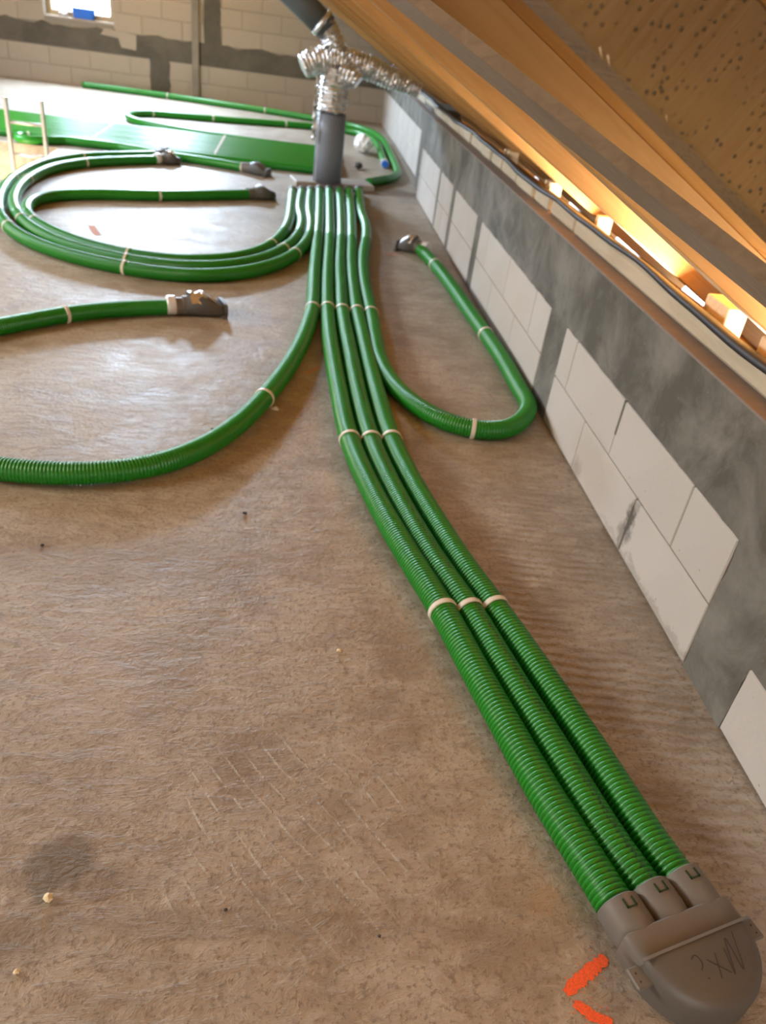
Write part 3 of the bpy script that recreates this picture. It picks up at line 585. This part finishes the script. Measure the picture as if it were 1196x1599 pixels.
# bell: half round hood behind the bar
X2 = XB + .055; rb_ = yw*.96
def hood(k, z, n=30):
    pts_ = []
    for i in range(n+1):
        a = -math.pi/2 + math.pi*i/n; pts_.append((X2 + max(0, math.cos(a))*rb_*k*1.02, ym + math.sin(a)*rb_*k, z))
    return pts_
loft('hood', [hood(.97, .003), hood(1.0, .008), hood(1.0, .070), hood(.97, .086), hood(.90, .095), hood(.80, .100)], 'greyhood', plen)
for s_ in (-1, 1):
    tb = MB().box(X2 - .004, X2 + .038, ym + s_*(yw + .006) - .019, ym + s_*(yw + .006) + .019, .060, .070, .003).build('tab', 'greyplastic', plen)
    for q in (.010, .026): tube('tab_hole', [(X2 + q, ym + s_*(yw + .012), .0698), (X2 + q, ym + s_*(yw + .012), .0706)], .0022, 'pencil', tb, 8)
loft('rib', [sqo(X2 + .0, ym, yw*.99, .004, .0975, 4, 20), sqo(X2 + .006, ym, yw*.99, .004, .0985, 4, 20)], 'greyplastic', plen)
def stroke(poly):                                                     # pencil scrawl lying on the hood
    P = spline([(X2 + .012 + a*.075, ym + b*rb_*.8, .1004) for a, b in poly], .004); V = []; F = []
    T, S_, _ = frames(P)
    for i in range(len(P)):
        for s_, h in ((-1, 0), (1, 0), (1, .0004), (-1, .0004)): V.append(P[i] + S_[i]*s_*.0010 + np.array([0, 0, h]))
        if i:
            for k in range(4): F.append(((i-1)*4 + k, (i-1)*4 + (k+1) % 4, i*4 + (k+1) % 4, i*4 + k))
    F += [(0, 1, 2, 3), tuple((len(P)-1)*4 + k for k in (3, 2, 1, 0))]
    fixn(mesh_obj('pencil_stroke', V, F, 'pencil', plen))
SGN = 1 if LC[1] > LA[1] else -1
for s_ in ([(.05, .72), (.95, .42), (.12, .50), (.98, .20), (.30, .34)], [(.35, .10), (.95, -.10)], [(.90, .16), (.42, -.14)], [(.28, -.42), (.22, -.30), (.45, -.26), (.62, -.38)], [(.80, -.34), (.84, -.30)]):
    stroke([(a, b*SGN) for a, b in s_])
# ------------------------------------------------------------------ distribution box, grey pipe, foil ducts
db = empty('distribution_box', (.36, 8.36, 0), math.radians(12)); tag(db, 'low pale distribution box at the foot of the grey pipe', 'box')
MB().box(-.36, .46, -.10, .22, .0, .055, .008).build('box_body', 'boxgrey', db)
for S in (SF, SG, SH, SD, SA, SB, SCc, SE):
    l = Matrix.Rotation(-math.radians(12), 3, 'Z') @ Vector((S[0][0] - .36, S[0][1] - 8.36, 0)); d_ = Matrix.Rotation(-math.radians(12), 3, 'Z') @ Vector((0, 1, 0))
    tube('spigot', [(l.x - d_.x*.035, l.y - d_.y*.035, DR + .003), (l.x + d_.x*.03, l.y + d_.y*.03, DR + .003)], .0455, 'greydark', db, 16)
db2 = empty('distribution_box', (.40, 9.68, 0)); tag(db2, 'low white box hidden behind the grey pipe, taking the wide duct row', 'box')
MB().box(-.12, .10, -.76, .80, 0, .10, .008).build('box_body', 'white', db2)
PXc, PYc = .338, 8.33
gp = empty('vertical_pipe', (PXc, PYc, 0)); tag(gp, 'upright grey insulated pipe rising from the distribution box', 'pipe')
tube('pipe_shell', [(0, 0, .061), (0, 0, .3), (0, 0, .5), (0, 0, .672), (0, 0, .676)], [.142, .142, .140, .138, .128], 'pipe', gp, 40)
tube('lit_edge', [(-.118, -.075, .065), (-.118, -.075, .4), (-.116, -.074, .66)], .006, 'clip', gp, 8)  # pale strip added as the light on the pipe's left edge
def crinkle(name, pts_, rad, parent, mat='foil', seg=22, amp=.016, seed=1, step=.018, flat=True):
    P = spline(pts_, step, .05); n = len(P); rs = np.random.RandomState(seed); r0 = np.interp(np.linspace(0, 1, n), np.linspace(0, 1, len(rad)), rad)
    T, S_, U = frames(P); V = []; F = []
    for i in range(n):
        rg = (amp*.7 if i % 2 else -amp*.3)
        for j in range(seg):
            a = 2*math.pi*j/seg; r_ = r0[i] + rg + rs.uniform(-amp, amp)*.55; V.append(P[i] + r_*(math.cos(a)*S_[i] + math.sin(a)*U[i]))
        if i:
            for j in range(seg): F.append(((i-1)*seg + j, (i-1)*seg + (j+1) % seg, i*seg + (j+1) % seg, i*seg + j))
    F += [tuple(range(seg))[::-1], tuple((n-1)*seg + j for j in range(seg))]
    return fixn(mesh_obj(name, V, F, mat, parent, not flat))
fd = empty('foil_duct', (PXc, PYc, .66)); tag(fd, 'crinkled silver foil duct branching on top of the upright grey pipe', 'duct')
def rel(pts_, o): return [np.array(p) - np.array(o) for p in pts_]
O = (PXc, PYc, .66)
crinkle('riser', rel([(PXc, PYc, .685), (PXc, PYc, .80), (PXc + .005, PYc, .95), (PXc + .02, PYc, 1.08)], O), [.134, .136, .134, .125], fd, seed=2)
crinkle('arched_branch', rel([(.03, PYc - .05, 1.03), (.14, PYc - .03, 1.09), (.36, PYc, 1.13), (.62, PYc, 1.10), (.88, PYc, 1.035), (1.16, PYc, .965)], O), [.098, .108, .110, .100, .085, .060], fd, seed=3)
crinkle('elbow', rel([(.40, PYc - .05, 1.02), (.50, PYc - .09, 1.01), (.56, PYc - .11, .975)], O), [.10, .105, .075], fd, seed=4)
crinkle('upper_sleeve', rel([(.36, PYc, 1.16), (.30, PYc, 1.28), (.20, PYc, 1.40)], O), [.085, .088, .10], fd, seed=5)
V = []; F = []; rs = np.random.RandomState(9)
for i in range(26):
    z = .98 - i*.022
    for j in range(4): V.append((-.155 - .012*i/26 + (j - 1.5)*.014 + rs.uniform(-.006, .006) + (.008 if i % 2 else -.008), -.085 + rs.uniform(-.02, .02), z - .66))
    if i:
        for j in range(3): F.append(((i-1)*4 + j, (i-1)*4 + j+1, i*4 + j+1, i*4 + j))
o = mesh_obj('loose_foil_edge', V, F, 'foil', fd); o.modifiers.new('thick', 'SOLIDIFY').thickness = .002
up_ = empty('sloping_pipe', (.22, PYc, 1.38)); tag(up_, 'dark grey pipe climbing under the roof from the foil duct', 'pipe')
tube('pipe_shell', rel([(.235, PYc, 1.365), (.0, PYc, 1.525), (-.4, PYc, 1.79), (-1.0, PYc, 2.18)], (.22, PYc, 1.38)), .112, 'pipedark', up_, 28)
loft_r = tube('collar', rel([(.20, PYc, 1.39), (.165, PYc, 1.415)], (.22, PYc, 1.38)), .122, 'foil', up_, 28)
# ------------------------------------------------------------------ ladder, window things, rubbish, paint
lad = empty('ladder', (-2.558, 8.45, -1.9)); tag(lad, 'aluminium ladder standing up out of the floor hatch at left', 'ladder')
for sx in (-.163, .163):
    MB().box(sx - .014, sx + .014, -.03, .03, -.68, 2.36, .003).build('rail', 'ladder', lad)
for i in range(10):
    z = -.42 + .285*i
    if z < 2.3: tube('rung', [(-.16, 0, z), (.16, 0, z)], .015, 'ladder', lad, 10)
tub = empty('blue_tub', (-3.26, YB + .07, wz0 + .002)); tag(tub, 'blue plastic tub standing on the sill of the gable window', 'tub')
def rrect(w, d, z, p=5, n=28):
    return [(math.copysign(abs(math.cos(2*math.pi*i/n))**(2/p), math.cos(2*math.pi*i/n))*w, math.copysign(abs(math.sin(2*math.pi*i/n))**(2/p), math.sin(2*math.pi*i/n))*d, z) for i in range(n)]
loft('tub_body', [rrect(.145, .05, 0), rrect(.168, .062, .13), rrect(.160, .055, .13), rrect(.138, .044, .008)], 'blue', tub)
loft('rim', [rrect(.168, .062, .128), rrect(.180, .072, .130), rrect(.180, .072, .138), rrect(.163, .057, .138)], 'blue', tub)
def lump(name, loc_, sx, sy, sz, seed, mat, label, cat, sub=2, group=None, amp=.25):
    bm = bmesh.new(); bmesh.ops.create_icosphere(bm, subdivisions=sub, radius=1); rs = np.random.RandomState(seed)
    for v in bm.verts: k = 1 + rs.uniform(-amp, amp); v.co = (v.co.x*k*sx, v.co.y*k*sy, v.co.z*k*sz)
    zm = min(v.co.z for v in bm.verts)
    for v in bm.verts: v.co.z -= zm
    me = bpy.data.meshes.new(name); bm.to_mesh(me); bm.free(); me.materials.append(M[mat]); o = bpy.data.objects.new(name, me); C.objects.link(o); o.location = loc_
    return tag(o, label, cat, group)
lump('crumpled_rag', (-3.56, YB + .07, wz0 + .002), .07, .045, .04, 3, 'white', 'crumpled white rag on the window sill beside the blue tub', 'rag')
p = fl(566, 238); lump('plastic_bag', (p[0], p[1], 0), .11, .2, .10, 5, 'white', 'crumpled white plastic bag on the floor behind the grey pipe', 'bag', 3, None, .18)
p = fl(548, 262); lump('rubble_lump', (p[0] + .08, p[1], 0), .05, .06, .03, 6, 'pebble', 'small dark rubble lump beside the grey pipe', 'rubble')
for i, (u, v, s_, m_, lab) in enumerate([(76, 1405, .0085, 'crumb', 'largest pale foam crumb on the floor at lower left'), (26, 1519, .005, 'crumb', 'small pale foam crumb at the left edge below the larger one'), (529, 1018, .0055, 'crumb', 'pale crumb on the floor left of the three straight ducts'),
        (382, 803, .006, 'pebble', 'dark pebble on the floor between the left loop and straight ducts'), (332, 672, .006, 'pebble', 'dark pebble inside the bend of the wide left loop'), (66, 853, .005, 'pebble', 'tiny dark pebble near the left edge below the wide loop'),
        (352, 1422, .0035, 'pebble', 'tiny dark speck of grit among the trowel marks'), (592, 1463, .003, 'pebble', 'tiny dark grit left of the orange spray mark')]):
    p = fl(u, v); lump('floor_crumb' if m_ == 'crumb' else 'pebble', (p[0], p[1], 0), s_*1.2, s_, s_*.9, 30 + i, m_, lab, 'debris')
p = fl(1040, 1583); sc_o = empty('screw', (p[0], p[1], .004), .5); tag(sc_o, 'small steel screw on the floor beside the grey plenum', 'screw')
tube('shank', [(0, 0, 0), (.02, 0, 0), (.026, 0, 0)], [.0022, .002, .0004], 'ladder', sc_o, 8); tube('head', [(-.003, 0, 0), (-.0005, 0, 0), (0, 0, 0)], [.0045, .0045, .002], 'ladder', sc_o, 10)
def paint(name, pts_, wpx, mat, label, seed):
    rs = np.random.RandomState(seed); P = spline([fl(u, v, .0009) for u, v in pts_], .004); T, S_, _ = frames(P); n = len(P); L_, R_ = [], []
    for i in range(n):
        e_ = min(1, (min(i, n-1-i) + 1.5)/4)**.5; w = wpx*e_
        L_.append(P[i] + S_[i]*w*(1 + rs.uniform(-.28, .28))); R_.append(P[i] - S_[i]*w*(1 + rs.uniform(-.28, .28)))
    V = []; F = []
    for i in range(n):
        V += [L_[i], R_[i], R_[i]*np.array([1, 1, 0]) + np.array([0, 0, .0002]), L_[i]*np.array([1, 1, 0]) + np.array([0, 0, .0002])]
        if i:
            for k in range(4): F.append(((i-1)*4 + k, (i-1)*4 + (k+1) % 4, i*4 + (k+1) % 4, i*4 + k))
    F += [(0, 1, 2, 3), tuple((n-1)*4 + k for k in (3, 2, 1, 0))]
    rs2 = np.random.RandomState(seed + 1)                              # overspray flecks around the stroke
    for q in range(70):
        i = rs2.randint(n); c_ = P[i] + S_[i]*rs2.normal(0, wpx*1.1); r_ = rs2.uniform(.0006, .0017); b = len(V)
        for a in range(5): V.append((c_[0] + r_*math.cos(a*1.257), c_[1] + r_*math.sin(a*1.257), .0007))
        F.append(tuple(b + a for a in range(5)))
    return tag(mesh_obj(name, V, F, mat), label, 'paint mark')
paint('spray_mark', [(884, 1551), (915, 1522), (947, 1494)], .0125, 'paint', 'bright orange sprayed stroke left of the plenum, upper arm of the angle', 1)
paint('spray_mark', [(897, 1565), (925, 1585), (958, 1600)], .011, 'paint', 'bright orange sprayed stroke at the bottom edge, lower arm of the angle', 2)
paint('spray_mark', [(143, 352), (147, 360), (153, 368)], .022, 'paintfaint', 'faded orange paint mark inside the looping ducts', 3)
paint('spray_mark', [(602, 397), (612, 397), (622, 399)], .02, 'paintfaint', 'faded orange paint mark beside the end of the right loop', 4)
paint('spray_mark', [(478, 582), (490, 578), (500, 572)], .008, 'paintfaint', 'faint orange paint trace left of the straight ducts', 5)
bpy.context.view_layer.update()
